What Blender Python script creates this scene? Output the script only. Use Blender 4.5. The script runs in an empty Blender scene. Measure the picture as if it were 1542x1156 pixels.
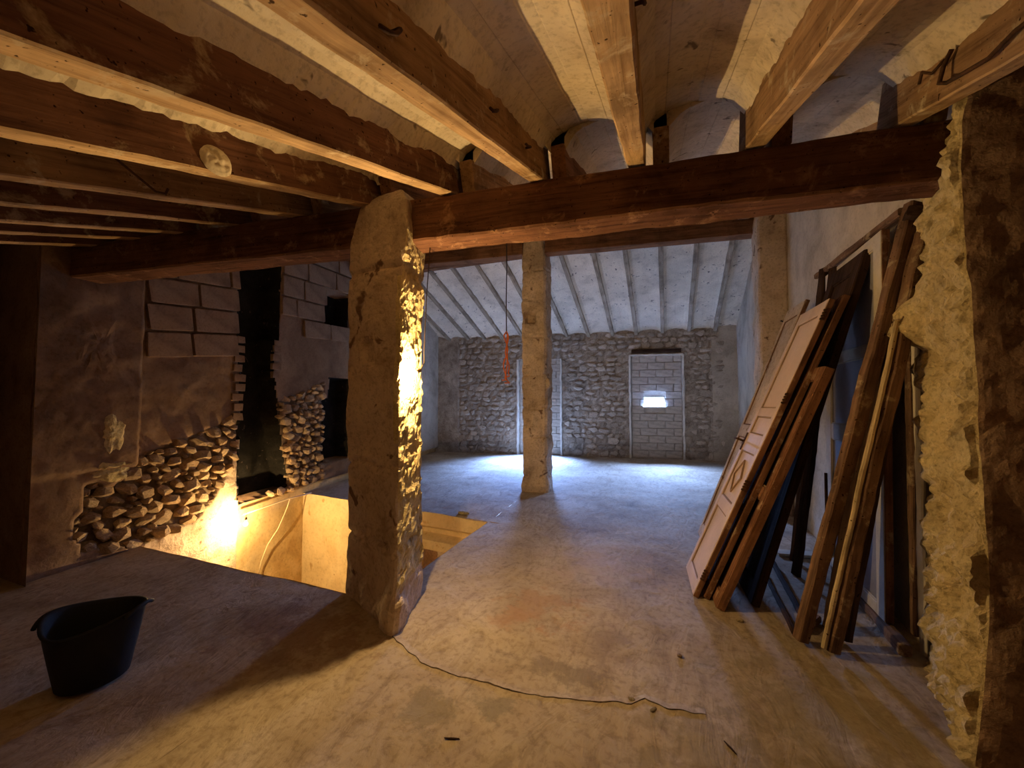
import bpy, bmesh, math, random
from mathutils import Vector, Matrix, noise
random.seed(7)
D = bpy.data; S = bpy.context.scene; COL = S.collection
V = Vector

# ------------------------------------------------------------------ camera, light, exposure
CAM_H = 1.5
cam = D.objects.new('camera', D.cameras.new('camera')); COL.objects.link(cam)
cam.location = (0, 0, CAM_H)
cam.rotation_euler = (math.radians(90 + 2.2), 0, math.radians(20.7))
cam.data.sensor_width = 36.0; cam.data.lens = 36.0 * 580 / 1542
cam.data.clip_start = 0.05
S.camera = cam
w = D.worlds.new('world'); S.world = w; w.use_nodes = True
w.node_tree.nodes['Background'].inputs[0].default_value = (0.55, 0.72, 1.0, 1)
w.node_tree.nodes['Background'].inputs[1].default_value = 3.0
S.view_settings.view_transform = 'Standard'; S.view_settings.look = 'None'
S.view_settings.gamma = 1; S.view_settings.use_curve_mapping = False
S.view_settings.exposure = 0.9
BULB1, BULB2 = 17000.0, 18000.0   # emission of the three bulbs' glass
WARM = (1.0, 0.68, 0.29)
DAY = (0.20, 0.38, 1.0)

def area(name, loc, rot, sx, sy, power, col=DAY):
    l = D.lights.new(name, 'AREA'); l.shape = 'RECTANGLE'; l.size = sx; l.size_y = sy
    l.energy = power; l.color = col; l.spread = math.radians(88)
    o = D.objects.new(name, l); COL.objects.link(o); o.location = loc; o.rotation_euler = rot
    return o
FAR_ROT = math.atan(0.124)
# daylight standing in the two openings of the far wall (a small one in each blocked doorway)
area('daylight_opening', (-0.085, 10.47, 1.425), (math.radians(-46), 0, FAR_ROT), 0.45, 0.16, 110, (0.26, 0.45, 1.0))
area('daylight_doorway', (-3.08, 10.10, 1.35), (math.radians(-42), 0, FAR_ROT), 0.56, 1.0, 190)

# ------------------------------------------------------------------ helpers
def tag(o, label=None, cat=None, group=None, kind=None):
    if label: o['label'] = label
    if cat: o['category'] = cat
    if group: o['group'] = group
    if kind: o['kind'] = kind
    return o
def mesh(name, verts, faces, mats, parent=None, idx=None, smooth=False, M=None):
    me = D.meshes.new(name); me.from_pydata([tuple(v) for v in verts], [], faces)
    if not isinstance(mats, (list, tuple)): mats = [mats]
    for m in mats: me.materials.append(m)
    if idx: me.polygons.foreach_set('material_index', idx)
    if smooth: me.polygons.foreach_set('use_smooth', [True] * len(me.polygons))
    me.update()
    o = D.objects.new(name, me); COL.objects.link(o)
    if parent: o.parent = parent
    if M is not None: o.matrix_local = M
    return o
def empty(name, M=None):
    o = D.objects.new(name, None); COL.objects.link(o); o.empty_display_size = .1
    if M is not None: o.matrix_world = M
    return o
def fix_normals(o):
    bm = bmesh.new(); bm.from_mesh(o.data); bmesh.ops.recalc_face_normals(bm, faces=bm.faces); bm.to_mesh(o.data); bm.free()
def fbm(x, y, z, s=1.0, o=4):
    return noise.fractal(V((x * s, y * s, z * s)), 0.9, 2.1, o)
def nz(x, y, z, s=1.0): return noise.noise(V((x * s, y * s, z * s)))
def vor(x, y, z, s):                                   # cell-like lumps 0..1
    d, p = noise.voronoi(V((x * s, y * s, z * s))); return d[1] - d[0]
def frame(p0, p1, up=(0, 0, 1)):                       # X along p0->p1, Z close to up
    p0 = V(p0); x = (V(p1) - p0).normalized(); y = V(up).cross(x).normalized(); z = x.cross(y)
    M = Matrix((x, y, z)).transposed().to_4x4(); M.translation = p0
    return M
def bar_geo(L, w_, h, seg, ch=.006, amp=.003, seed=0, z0=0.0):
    """rough squared timber: X 0..L, Y centred, Z z0..z0+h"""
    vs, fs = [], []
    hw = w_ / 2
    prof = [(-hw + ch, 0), (hw - ch, 0), (hw, ch), (hw, h - ch), (hw - ch, h), (-hw + ch, h), (-hw, h - ch), (-hw, ch)]
    n = max(1, int(L / seg)); k = len(prof)
    for i in range(n + 1):
        x = L * i / n
        for (a, b) in prof:
            q = nz(x + seed * 3.1, a * 3, b * 3 + seed, 3.0) * amp + nz(x, a, b + seed * 2, 11.0) * amp * .6
            r = nz(x + 9, a * 3 + seed, b * 3, 2.0) * amp + nz(x + 5, a + seed, b * 2, 13.0) * amp * .6
            vs.append((x, a + q, z0 + b + r))
    for i in range(n):
        for j in range(k):
            a = i * k + j; b = i * k + (j + 1) % k
            fs.append((a, a + k, b + k, b))
    fs.append(tuple(range(k))); fs.append(tuple(reversed(range(n * k, n * k + k))))
    return vs, fs
def bar(name, p0, p1, w_, h, mat, up=(0, 0, 1), seg=.12, ch=.006, amp=.003, parent=None, seed=None, z0=0.0):
    seed = random.random() * 50 if seed is None else seed
    M = frame(p0, p1, up); L = (V(p1) - V(p0)).length
    vs, fs = bar_geo(L, w_, h, seg, ch, amp, seed, z0)
    o = mesh(name, vs, fs, mat, parent, M=M); fix_normals(o)
    return o
def box_geo(x0, x1, y0, y1, z0, z1, ch=.004):
    c = min(ch, (x1 - x0) / 3, (y1 - y0) / 3, (z1 - z0) / 3)
    bm = bmesh.new(); bmesh.ops.create_cube(bm, size=1)
    for v in bm.verts:
        v.co = V(((x0 + x1) / 2 + v.co.x * (x1 - x0), (y0 + y1) / 2 + v.co.y * (y1 - y0), (z0 + z1) / 2 + v.co.z * (z1 - z0)))
    if c > 0: bmesh.ops.bevel(bm, geom=bm.edges[:], offset=c, segments=1, affect='EDGES')
    vs = [v.co.copy() for v in bm.verts]; fs = [[v.index for v in f.verts] for f in bm.faces]
    bm.free(); return vs, fs
def box(name, b, mat, parent=None, ch=.004, M=None):
    vs, fs = box_geo(*b, ch=ch); return mesh(name, vs, fs, mat, parent, M=M)
def tube_geo(pts, r, n=8, cap=True):
    vs, fs = [], []; pts = [V(p) for p in pts]; prev = None
    for i, p in enumerate(pts):
        t = (pts[min(i + 1, len(pts) - 1)] - pts[max(i - 1, 0)]).normalized()
        a = t.orthogonal().normalized() if prev is None else (prev - t * prev.dot(t)).normalized()
        prev = a; b = t.cross(a)
        rr = r[i] if isinstance(r, (list, tuple)) else r
        for j in range(n):
            c = 2 * math.pi * j / n; vs.append(p + (a * math.cos(c) + b * math.sin(c)) * rr)
    for i in range(len(pts) - 1):
        for j in range(n):
            q = i * n + j; q2 = i * n + (j + 1) % n
            fs.append((q, q2, q2 + n, q + n))
    if cap: fs.append(tuple(reversed(range(n)))); fs.append(tuple(range((len(pts) - 1) * n, len(pts) * n)))
    return vs, fs
def tube(name, pts, r, mat, parent=None, n=8):
    vs, fs = tube_geo(pts, r, n); return mesh(name, vs, fs, mat, parent, smooth=True)
def grid(name, us, vs_, fn, mats, midx=None, skip=None, parent=None, smooth=True, flip=False):
    nu, nv = len(us), len(vs_); verts = [fn(u, v) for u in us for v in vs_]
    faces, idx = [], []
    for i in range(nu - 1):
        for j in range(nv - 1):
            uc = (us[i] + us[i + 1]) / 2; vc = (vs_[j] + vs_[j + 1]) / 2
            if skip and skip(uc, vc): continue
            a = i * nv + j; q = (a, a + nv, a + nv + 1, a + 1)
            faces.append(q[::-1] if flip else q); idx.append(midx(uc, vc) if midx else 0)
    return mesh(name, verts, faces, mats, parent, idx=idx, smooth=smooth)
def rng(a, b, step):
    n = max(1, round((b - a) / step)); return [a + (b - a) * i / n for i in range(n + 1)]
def smooth01(a, b, x):
    t = min(1, max(0, (x - a) / (b - a))); return t * t * (3 - 2 * t)

# ------------------------------------------------------------------ materials
class NT:
    def __init__(s, name):
        s.m = D.materials.new(name); s.m.use_nodes = True; s.t = s.m.node_tree; s.n = s.t.nodes; s.l = s.t.links
        s.b = s.n['Principled BSDF']
    def node(s, typ, **kw):
        o = s.n.new(typ)
        for k, v in kw.items():
            if k in o.inputs.keys(): 
                if hasattr(v, 'node') or isinstance(v, bpy.types.NodeSocket): s.l.new(v, o.inputs[k])
                else: o.inputs[k].default_value = v
            else: setattr(o, k, v)
        return o
    def ramp(s, fac, stops):
        r = s.n.new('ShaderNodeValToRGB'); s.l.new(fac, r.inputs[0]); e = r.color_ramp.elements
        while len(e) < len(stops): e.new(.5)
        for q, (p, c) in zip(e, stops): q.position = p; q.color = (*c, 1) if len(c) == 3 else c
        return r.outputs[0]
    def mix(s, fac, a, b, mode='MIX'):
        o = s.n.new('ShaderNodeMix'); o.data_type = 'RGBA'; o.blend_type = mode
        for sock, v in ((o.inputs[0], fac), (o.inputs[6], a), (o.inputs[7], b)):
            if isinstance(v, bpy.types.NodeSocket): s.l.new(v, sock)
            elif isinstance(v, (int, float)): sock.default_value = v
            else: sock.default_value = (*v, 1)
        return o.outputs[2]
    def math(s, op, a, b=0.0):
        o = s.n.new('ShaderNodeMath'); o.operation = op; o.use_clamp = False
        for sock, v in ((o.inputs[0], a), (o.inputs[1], b)):
            if isinstance(v, bpy.types.NodeSocket): s.l.new(v, sock)
            else: sock.default_value = v
        return o.outputs[0]
    def coords(s, scale=(1, 1, 1), rnd=True):
        tc = s.n.new('ShaderNodeTexCoord'); v = tc.outputs['Object']
        if rnd:
            oi = s.n.new('ShaderNodeObjectInfo')
            a = s.n.new('ShaderNodeVectorMath'); a.operation = 'SCALE'; a.inputs[0].default_value = (37, 53, 71)
            s.l.new(oi.outputs['Random'], a.inputs['Scale'])
            b = s.n.new('ShaderNodeVectorMath'); b.operation = 'ADD'; s.l.new(v, b.inputs[0]); s.l.new(a.outputs[0], b.inputs[1]); v = b.outputs[0]
        mp = s.n.new('ShaderNodeMapping'); mp.inputs['Scale'].default_value = scale; s.l.new(v, mp.inputs[0])
        return mp.outputs[0]
    def noise(s, vec, scale, detail=6, rough=.6, dist=0.0):
        return s.node('ShaderNodeTexNoise', Vector=vec, Scale=scale, Detail=detail, Roughness=rough, Distortion=dist).outputs[0]
    def bump(s, h, strength, dist=.01):
        o = s.n.new('ShaderNodeBump'); s.l.new(h, o.inputs['Height']); o.inputs['Strength'].default_value = strength
        o.inputs['Distance'].default_value = dist; s.l.new(o.outputs[0], s.b.inputs['Normal'])
    def done(s, col, rough=.9, spec=.2):
        if isinstance(col, bpy.types.NodeSocket): s.l.new(col, s.b.inputs['Base Color'])
        else: s.b.inputs['Base Color'].default_value = (*col, 1)
        s.b.inputs['Roughness'].default_value = rough; s.b.inputs['Specular IOR Level'].default_value = spec
        return s.m
def dk(c, k): return tuple(x * k for x in c)
def wood(name, c, c2=None, rough=.75, grain=1.0, bump=.5, worm=True, pale=None):
    t = NT(name); c2 = c2 or dk(c, .5)
    v = t.coords((1.2, 22, 22)); v2 = t.coords((1, 1, 1))
    g = t.noise(v, 1.6 * grain, 5, .65, .6); k = t.noise(v2, 3.0, 5, .6, .3)
    col = t.ramp(g, [(.3, c2), (.5, c), (.72, tuple(min(1, x * 1.35) for x in c))])
    blot = t.ramp(k, [(.35, (.45, .42, .4)), (.55, (1, 1, 1))])
    col = t.mix(.75, col, blot, 'MULTIPLY')
    if pale:                                               # plaster dust caught on the wood
        p = t.ramp(t.noise(v2, 7, 6, .7, .4), [(.56, (0, 0, 0)), (.68, (1, 1, 1))])
        col = t.mix(p, col, pale)
    if worm:
        sp = t.ramp(t.noise(v2, 55, 2, .5), [(.27, (.15, .12, .1)), (.33, (1, 1, 1))]); col = t.mix(1.0, col, sp, 'MULTIPLY')
    t.bump(t.math('ADD', g, t.math('MULTIPLY', k, .6)), bump, .012)
    return t.done(col, .92, .08)
def rough_mat(name, stops, scale=3.0, fine=30.0, bump=.6, bd=.02, spots=None, speck=.5, mott=.5, stretch=(1, 1, 1), rough=.95):
    t = NT(name); v = t.coords(stretch, rnd=False)
    a = t.noise(v, scale, 8, .62, .5); f = t.noise(v, fine, 6, .65); m = t.noise(v, scale * .33, 4, .5, .8)
    col = t.ramp(a, stops)
    col = t.mix(mott, col, t.ramp(m, [(.35, (.62, .58, .54)), (.62, (1.15, 1.12, 1.08))]), 'MULTIPLY')
    col = t.mix(speck, col, t.ramp(f, [(.36, (.5, .47, .43)), (.5, (1, 1, 1))]), 'MULTIPLY')
    if spots:
        col = t.mix(t.ramp(t.noise(v, spots[1], 3, .55, .6), [(spots[2], (1, 1, 1)), (spots[2] + .05, (0, 0, 0))]), col, spots[0])
    t.bump(t.math('ADD', a, t.math('MULTIPLY', f, .5)), bump, bd)
    return t.done(col, rough, .15)
W = {}
W['joist'] = wood('joist_wood', (.33, .20, .11), (.17, .095, .052), pale=(.5, .4, .27), bump=.35)
W['joist_red'] = wood('joist_wood_red', (.15, .07, .042), (.075, .033, .022), pale=(.34, .24, .15), bump=.35)
W['joist_pale'] = wood('joist_wood_pale', (.55, .38, .21), (.36, .23, .12), pale=(.6, .5, .36), bump=.3)
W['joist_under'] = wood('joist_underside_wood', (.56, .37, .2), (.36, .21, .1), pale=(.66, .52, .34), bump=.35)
W['joist_far'] = wood('joist_wood_grey', (.40, .33, .25), (.26, .2, .14), bump=.3)
W['beam'] = wood('beam_wood_red', (.16, .075, .042), (.07, .032, .02), bump=.5, pale=(.3, .17, .1))
W['beam2'] = wood('beam_wood_brown', (.24, .12, .065), (.12, .06, .035), bump=.4)
W['dark'] = wood('dark_wood', (.055, .03, .019), (.024, .013, .009), bump=.4)
W['door_edge'] = wood('door_edge_wood', (.24, .115, .06), (.11, .05, .028), bump=.4, pale=(.42, .3, .2))
W['post'] = wood('post_wood', (.21, .125, .08), (.09, .05, .033), bump=.7, pale=(.42, .32, .2))
W['post_pale'] = wood('splintered_wood', (.62, .5, .3), (.3, .19, .1), bump=.8)
W['pink'] = rough_mat('pink_paint', [(.3, (.62, .46, .38)), (.55, (.72, .55, .46)), (.75, (.78, .62, .53))], 2.5, 40, .15, .004, speck=.12, mott=.3, rough=.6)
W['pink_dark'] = rough_mat('pink_paint_worn', [(.3, (.3, .19, .12)), (.6, (.42, .29, .2))], 3, 40, .3, .004, speck=.3)
W['cream_paint'] = rough_mat('cream_paint', [(.3, (.5, .45, .36)), (.55, (.66, .6, .5)), (.75, (.72, .68, .6))], 2.5, 40, .2, .005, speck=.2, mott=.5, rough=.65)
W['cream_shaded'] = rough_mat('cream_panel_shaded', [(.3, (.27, .26, .3)), (.6, (.36, .35, .4))], 2.5, 40, .2, .005, speck=.2, mott=.5, rough=.6)  # cream panel with its blue-grey shade put into the colour
W['vault'] = rough_mat('vault_plaster', [(.28, (.42, .34, .24)), (.45, (.66, .56, .41)), (.7, (.76, .67, .52))], 4.0, 38, .5, .012, spots=((.22, .17, .12), 9.0, .30), speck=.45, mott=.5)
W['vault_far'] = rough_mat('vault_plaster_grey', [(.28, (.56, .49, .40)), (.45, (.78, .70, .58)), (.7, (.86, .78, .66))], 4.0, 38, .4, .01, spots=((.16, .14, .13), 12.0, .30), speck=.35, mott=.4)
W['pillar'] = rough_mat('pillar_plaster', [(.28, (.38, .28, .2)), (.45, (.62, .49, .37)), (.62, (.69, .56, .44)), (.8, (.74, .63, .52))], 3.2, 34, .9, .02, spots=((.2, .12, .08), 6.0, .31), speck=.55, mott=.6)
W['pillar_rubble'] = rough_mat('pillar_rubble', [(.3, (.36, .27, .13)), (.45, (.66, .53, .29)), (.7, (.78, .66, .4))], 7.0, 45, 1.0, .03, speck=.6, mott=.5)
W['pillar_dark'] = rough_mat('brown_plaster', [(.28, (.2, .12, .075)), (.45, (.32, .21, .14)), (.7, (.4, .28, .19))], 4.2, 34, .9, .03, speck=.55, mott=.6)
W['wall_brown'] = rough_mat('wall_plaster_brown', [(.28, (.17, .10, .065)), (.5, (.26, .165, .105)), (.72, (.33, .225, .15))], 2.6, 34, .6, .015, speck=.4, mott=.6)
W['mortar'] = rough_mat('mortar_dark', [(.3, (.13, .09, .06)), (.6, (.26, .19, .13))], 8.0, 40, 1.0, .03, speck=.5)
W['soot'] = rough_mat('soot', [(.3, (.010, .009, .008)), (.7, (.028, .025, .022))], 4.0, 30, .6, .02, spots=((.08, .06, .05), 14.0, .28))
W['cream'] = rough_mat('stairwell_plaster', [(.25, (.62, .46, .24)), (.5, (.76, .62, .38)), (.75, (.85, .74, .52))], 1.6, 24, .35, .01, spots=((.5, .34, .16), 5.0, .30), speck=.25, mott=.6)
W['ochre'] = rough_mat('stairwell_render', [(.25, (.42, .28, .13)), (.5, (.62, .46, .24)), (.75, (.72, .58, .36))], 2.2, 24, .6, .015, speck=.35, mott=.8)
W['wall_grey'] = rough_mat('wall_plaster_grey', [(.28, (.4, .34, .28)), (.5, (.58, .51, .42)), (.75, (.68, .61, .52))], 2.2, 30, .4, .012, speck=.3, mott=.5)
W['far_mortar'] = rough_mat('far_wall_mortar', [(.28, (.26, .21, .17)), (.5, (.47, .40, .33)), (.75, (.62, .55, .47))], 6.0, 30, 1.0, .04, speck=.6, mott=.6)
W['white_edge'] = rough_mat('white_jamb_plaster', [(.3, (.7, .68, .64)), (.6, (.85, .84, .8))], 5, 40, .4, .01, speck=.2)
W['block_far'] = rough_mat('concrete_block', [(.28, (.4, .36, .31)), (.5, (.55, .5, .44)), (.75, (.66, .61, .55))], 5.0, 40, .6, .012, speck=.4, stretch=(1, 1, 2.5))
W['block'] = rough_mat('clay_block', [(.28, (.19, .12, .08)), (.5, (.29, .19, .125)), (.75, (.36, .25, .17))], 4.0, 40, .6, .012, speck=.4)
W['rust'] = rough_mat('rusty_iron', [(.3, (.05, .03, .02)), (.6, (.11, .055, .03))], 20, 90, .5, .003)
W['black_rubber'] = NT('black_rubber').done((.010, .011, .013), .7, .3)
W['plastic_black'] = NT('black_plastic').done((.015, .014, .013), .4, .5)
W['cable_dark'] = NT('dark_cable').done((.06, .04, .03), .6, .3)
W['orange'] = NT('orange_cable').done((.85, .2, .04), .5, .4)
W['conduit'] = NT('pvc_conduit').done((.6, .47, .3), .5, .4)
W['brass'] = NT('socket_brass').done((.32, .2, .09), .45, .5)
def stone_mat(name, a, b, c):
    t = NT(name); v = t.coords((1, 1, 1)); oi = t.n.new('ShaderNodeObjectInfo')
    col = t.ramp(oi.outputs['Random'], [(0, a), (.5, b), (1, c)])
    n1 = t.noise(v, 9, 6, .65, .4); col = t.mix(.7, col, t.ramp(n1, [(.32, (.5, .46, .42)), (.6, (1.15, 1.12, 1.08))]), 'MULTIPLY')
    t.bump(n1, .9, .03); return t.done(col, .95, .15)
W['stone'] = stone_mat('rubble_stone', (.62, .43, .26), (.42, .30, .2), (.72, .54, .35))
W['stone_far'] = stone_mat('far_rubble_stone', (.58, .50, .42), (.42, .36, .3), (.72, .64, .55))
def glow(name, strength, col=WARM):
    t = NT(name); t.b.inputs['Base Color'].default_value = (1, .9, .75, 1); t.b.inputs['Emission Color'].default_value = (*col, 1)
    t.b.inputs['Emission Strength'].default_value = strength; return t.m

def glass_mat():
    t = NT('clear_bulb_glass'); n, l = t.n, t.l
    tr = n.new('ShaderNodeBsdfTransparent'); tr.inputs[0].default_value = (1, .97, .92, 1)
    em = n.new('ShaderNodeEmission'); em.inputs[0].default_value = (1, .85, .55, 1); em.inputs[1].default_value = 4.0
    mx = n.new('ShaderNodeMixShader'); mx.inputs[0].default_value = .25; l.new(tr.outputs[0], mx.inputs[1]); l.new(em.outputs[0], mx.inputs[2])
    l.new(mx.outputs[0], n['Material Output'].inputs[0]); return t.m
W['bulb_glass'] = glass_mat()
def floor_mat():
    t = NT('concrete_floor'); v = t.coords((1, 1, 1), rnd=False)
    a = t.noise(v, 1.5, 8, .62, .7); f = t.noise(v, 26, 6, .65, .3); m = t.noise(v, .55, 5, .55, 1.0); s = t.noise(t.coords((1.0, .38, 1), rnd=False), 6, 8, .62, 2.2)
    col = t.ramp(a, [(.25, (.27, .2, .135)), (.42, (.43, .34, .24)), (.58, (.51, .42, .31)), (.75, (.60, .51, .40))])
    col = t.mix(.6, col, t.ramp(m, [(.35, (.72, .66, .58)), (.6, (1.08, 1.06, 1.04))]), 'MULTIPLY')
    col = t.mix(.55, col, t.ramp(s, [(.34, (.6, .55, .5)), (.5, (1, 1, 1))]), 'MULTIPLY')
    col = t.mix(.5, col, t.ramp(f, [(.38, (.55, .5, .45)), (.5, (1, 1, 1))]), 'MULTIPLY')
    tc = t.n.new('ShaderNodeTexCoord').outputs['Object']
    wob = t.node('ShaderNodeTexNoise', Vector=tc, Scale=5.0, Detail=9.0, Roughness=.72)
    def stain(cx, cy, rx, ry, color, k, col):
        sub = t.n.new('ShaderNodeVectorMath'); sub.operation = 'SUBTRACT'; t.l.new(tc, sub.inputs[0]); sub.inputs[1].default_value = (cx, cy, 0)
        mu = t.n.new('ShaderNodeVectorMath'); mu.operation = 'MULTIPLY'; t.l.new(sub.outputs[0], mu.inputs[0]); mu.inputs[1].default_value = (1 / rx, 1 / ry, 0)
        ln = t.n.new('ShaderNodeVectorMath'); ln.operation = 'LENGTH'; t.l.new(mu.outputs[0], ln.inputs[0])
        d = t.math('ADD', ln.outputs['Value'], t.math('MULTIPLY', t.math('SUBTRACT', wob.outputs[0], .5), 5.5))
        msk = t.ramp(d, [(.45, (k, k, k)), (.95, (0, 0, 0))]); return t.mix(msk, col, color)
    for q in [(-.82, 2.72, .30, .28, (.42, .24, .13), .5), (-.98, 2.5, .2, .16, (.44, .26, .15), .45), (-1.03, 1.64, .16, .13, (.22, .18, .12), .6),
              (-.80, 1.76, .14, .10, (.22, .19, .14), .6), (-.5, 2.15, .30, .12, (.22, .17, .13), .6), (-.30, 2.5, .12, .4, (.3, .22, .16), .5),
              (.75, 2.3, .5, .5, (.27, .21, .11), .55), (.15, 1.9, .3, .25, (.26, .2, .11), .5), (-.55, 3.7, .45, .5, (.5, .37, .28), .5), (-2.2, 1.9, .5, .35, (.24, .14, .09), .6)]:
        col = stain(*q, col)
    t.bump(t.math('ADD', t.math('MULTIPLY', s, .9), t.math('MULTIPLY', f, .18)), .75, .02)
    return t.done(col, .85, .25)
W['floor'] = floor_mat()

# ------------------------------------------------------------------ floor with the stair opening
def fz(x, y):
    return fbm(x, y, 0, 1.3, 4) * .010 + fbm(x, y, 3, 7.0, 3) * .0035
def yfar(x): return 4.36 - .079 * (x + 1.98)
fl_v, fl_f = [], []
def add_grid(us, vs, fn):
    n0 = len(fl_v); nv = len(vs)
    for u in us:
        for v in vs:
            x, y = fn(u, v); fl_v.append((x, y, fz(x, y)))
    for i in range(len(us) - 1):
        for j in range(nv - 1):
            a = n0 + i * nv + j; fl_f.append((a, a + nv, a + nv + 1, a + 1))
HX = -1.96
add_grid(rng(HX, 2.4, .04), rng(-1.4, 11.2, .045), lambda u, v: (u + (nz(0, v, 1, 5) * .006 if u == HX else 0), v))
add_grid(rng(-6.4, HX, .05), rng(-1.4, 2.38, .045), lambda u, v: (u, v))
add_grid(rng(-6.8, HX, .05), rng(0, 1, 1 / 150), lambda u, v: (u, yfar(u) + (11.2 - yfar(u)) * v))
floor = mesh('floor', fl_v, fl_f, W['floor'], smooth=True)
tag(floor, 'worn tan concrete floor with stains and an open stair hole', 'floor', kind='structure')
# slab edges round the opening
def edge_strip(name, pts, z1, mat, thick=.0):
    vs, fs = [], []
    for i, (x, y) in enumerate(pts): vs += [(x, y, fz(x, y) + .002), (x, y, z1 + nz(x, y, 0, 6) * .01)]
    for i in range(len(pts) - 1): fs.append((2 * i, 2 * i + 1, 2 * i + 3, 2 * i + 2))
    return mesh(name, vs, fs, mat, floor)
edge_strip('slab_edge', [(x, 2.38) for x in rng(-5.2, HX, .1)], -.24, W['ochre'])
edge_strip('slab_edge', [(HX, y) for y in rng(2.38, 4.36, .08)], -.24, W['ochre'])
# crack with lifted lips
CR = [(-1.6, 2.07), (-1.41, 1.98), (-1.24, 1.91), (-1.07, 1.9), (-.86, 1.91), (-.72, 1.9), (-.57, 1.92), (-.36, 1.97), (-.14, 2.03), (-.08, 2.085), (.01, 2.06), (.13, 2.07), (.2, 2.09)]
pts = []
for (a, b) in zip(CR[:-1], CR[1:]):
    for k in range(10):
        t_ = k / 10; x = a[0] + (b[0] - a[0]) * t_; y = a[1] + (b[1] - a[1]) * t_
        pts.append((x, y + nz(x, 0, 5, 16) * .012))
vs, fs = [], []
for i, (x, y) in enumerate(pts):
    wd = (.0022 + .0035 * abs(nz(x, 2, 0, 9))) * (1 - smooth01(.75, 1, i / len(pts)))
    lip = .006 + .004 * nz(x, 7, 0, 6)
    for (dy, dz) in ((-.035, -.002), (-wd, .003), (-wd * .3, .0015), (wd * .3, .0015), (wd, lip), (.06, -.002)):
        vs.append((x, y + dy, fz(x, y + dy) + dz))
idx = []
for i in range(len(pts) - 1):
    for j in range(5):
        a = i * 6 + j; fs.append((a, a + 6, a + 7, a + 1)); idx.append(1 if j in (1, 2, 3) else 0)
mesh('crack', vs, fs, [W['floor'], W['mortar']], floor, idx=idx)

# stairwell below
def lx(y): return -4.95 - .13 * (y - 2.34)          # plane of the left wall
SW = -2.75
grid('wall_stairwell_far', rng(-5.5, HX + .3, .06), rng(SW, .0, .06),
     lambda x, z: (x, yfar(x) + .02 + fbm(x, 0, z, 2.0) * .008 + (0 if x < -3.1 else (.10 if (-.33 < z < -.2) else (.0 if z > -.2 else (-.02 if z > -.48 else .22)))), z - .003),
     [W['cream'], W['pillar']], midx=lambda x, z: 0 if x < -3.1 else (0 if z > -.48 else 1), smooth=False)
tag(D.objects['wall_stairwell_far'], 'bright cream plastered stairwell wall under the floor edge', 'wall', kind='structure')
o = mesh('wall_stairwell_near', [(-5.3, 2.40, -.2), (HX + .1, 2.40, -.2), (HX + .1, 2.40, SW), (-5.3, 2.40, SW), (HX + .06, 4.4, -.2), (HX + .06, 4.4, SW)], [(0, 1, 2, 3), (1, 4, 5, 2)], W['ochre'])
tag(o, 'ochre stairwell wall under the near floor edge', 'wall', kind='structure')
o = mesh('floor_stairwell', [(-5.6, 2.3, SW), (-1.6, 2.3, SW), (-1.6, 4.9, SW), (-5.6, 4.9, SW)], [(0, 1, 2, 3)], W['ochre'])
tag(o, 'lower floor at the bottom of the stairwell', 'floor', kind='structure')

# ------------------------------------------------------------------ left wall
def flue1(y, z):
    if not (.16 < z < 3.75): return False
    r = nz(z, 0, 1, 5) * .03 + nz(z, 3, 1, 14) * .02
    if z > 2.35: a, b = 3.40, 4.02
    elif z > 1.9: a, b = 3.42, 3.93
    else: a, b = 3.46, 3.93 + (1.9 - z) * .2
    return a + r < y < b + nz(z, 9, 1, 6) * .035
def flue2(y, z):
    r = nz(z, 5, 2, 6) * .03
    return (2.72 < z < 3.38 and 4.98 + r < y < 5.55) or (.42 < z < 1.86 and 5.0 + r + (.12 if z > 1.5 else 0) < y < 5.62 + r)
def diag(y): return .9 + .327 * (y - 2.33)
def rub_low(y):
    P = [(1.7, .2), (2.35, .0), (2.9, .1), (3.1, .25), (3.4, .75), (3.46, 1.0)]
    for (a, b) in zip(P[:-1], P[1:]):
        if a[0] <= y <= b[0]: return a[1] + (b[1] - a[1]) * (y - a[0]) / (b[0] - a[0])
    return .2
def in_rubble(y, z):
    if 1.70 < y < 2.33: return y > 1.86 + nz(z, 4, 0, 4) * .16 + z * .12 and rub_low(y) + .04 * nz(y, z, 0, 9) < z < .70 + nz(y, 0, 0, 5) * .16
    if 2.33 <= y < 3.44: return rub_low(y) < z < diag(y)
    if 3.93 < y < 4.98: return .12 < z < diag(y) + nz(y, 1, 0, 6) * .06
    return False
def left_fn(y, z):
    d = fbm(0, y, z, 2.2) * .016 + fbm(3, y, z, 9) * .006
    if flue1(y, z): d -= .32
    elif flue2(y, z): d -= .28
    elif in_rubble(y, z): d += -.035 + fbm(5, y, z, 12) * .018
    elif z < .13 and y > 3.46: d += -.07 - d * .6
    elif y < 2.33 and z > .0: d += (.085 if z > .85 else .04) + fbm(8, y, z, 2.2) * .022
    elif z < diag(y) and y < 3.45: d += fbm(8, y, z, 4.5) * .02
    return (lx(y) + d, y, z)
def left_m(y, z):
    if any(flue1(y + q, z) or flue2(y + q, z) for q in (-.024, 0, .024)): return 2
    if z < .13 and y > 3.46: return 3
    if in_rubble(y, z): return 1
    if z < rub_low(y) + .1 and 2.33 < y < 3.46: return 4
    if y > 5.75: return 5
    return 0
wl = grid('wall_left', rng(1.55, 9.9, .028), rng(SW, 4.9, .03), left_fn,
          [W['wall_brown'], W['mortar'], W['soot'], W['ochre'], W['pillar'], W['wall_grey']], midx=left_m, smooth=True)
tag(wl, 'dim brown wall on the left with rubble, blocks and two sooty flues', 'wall', kind='structure')
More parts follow.
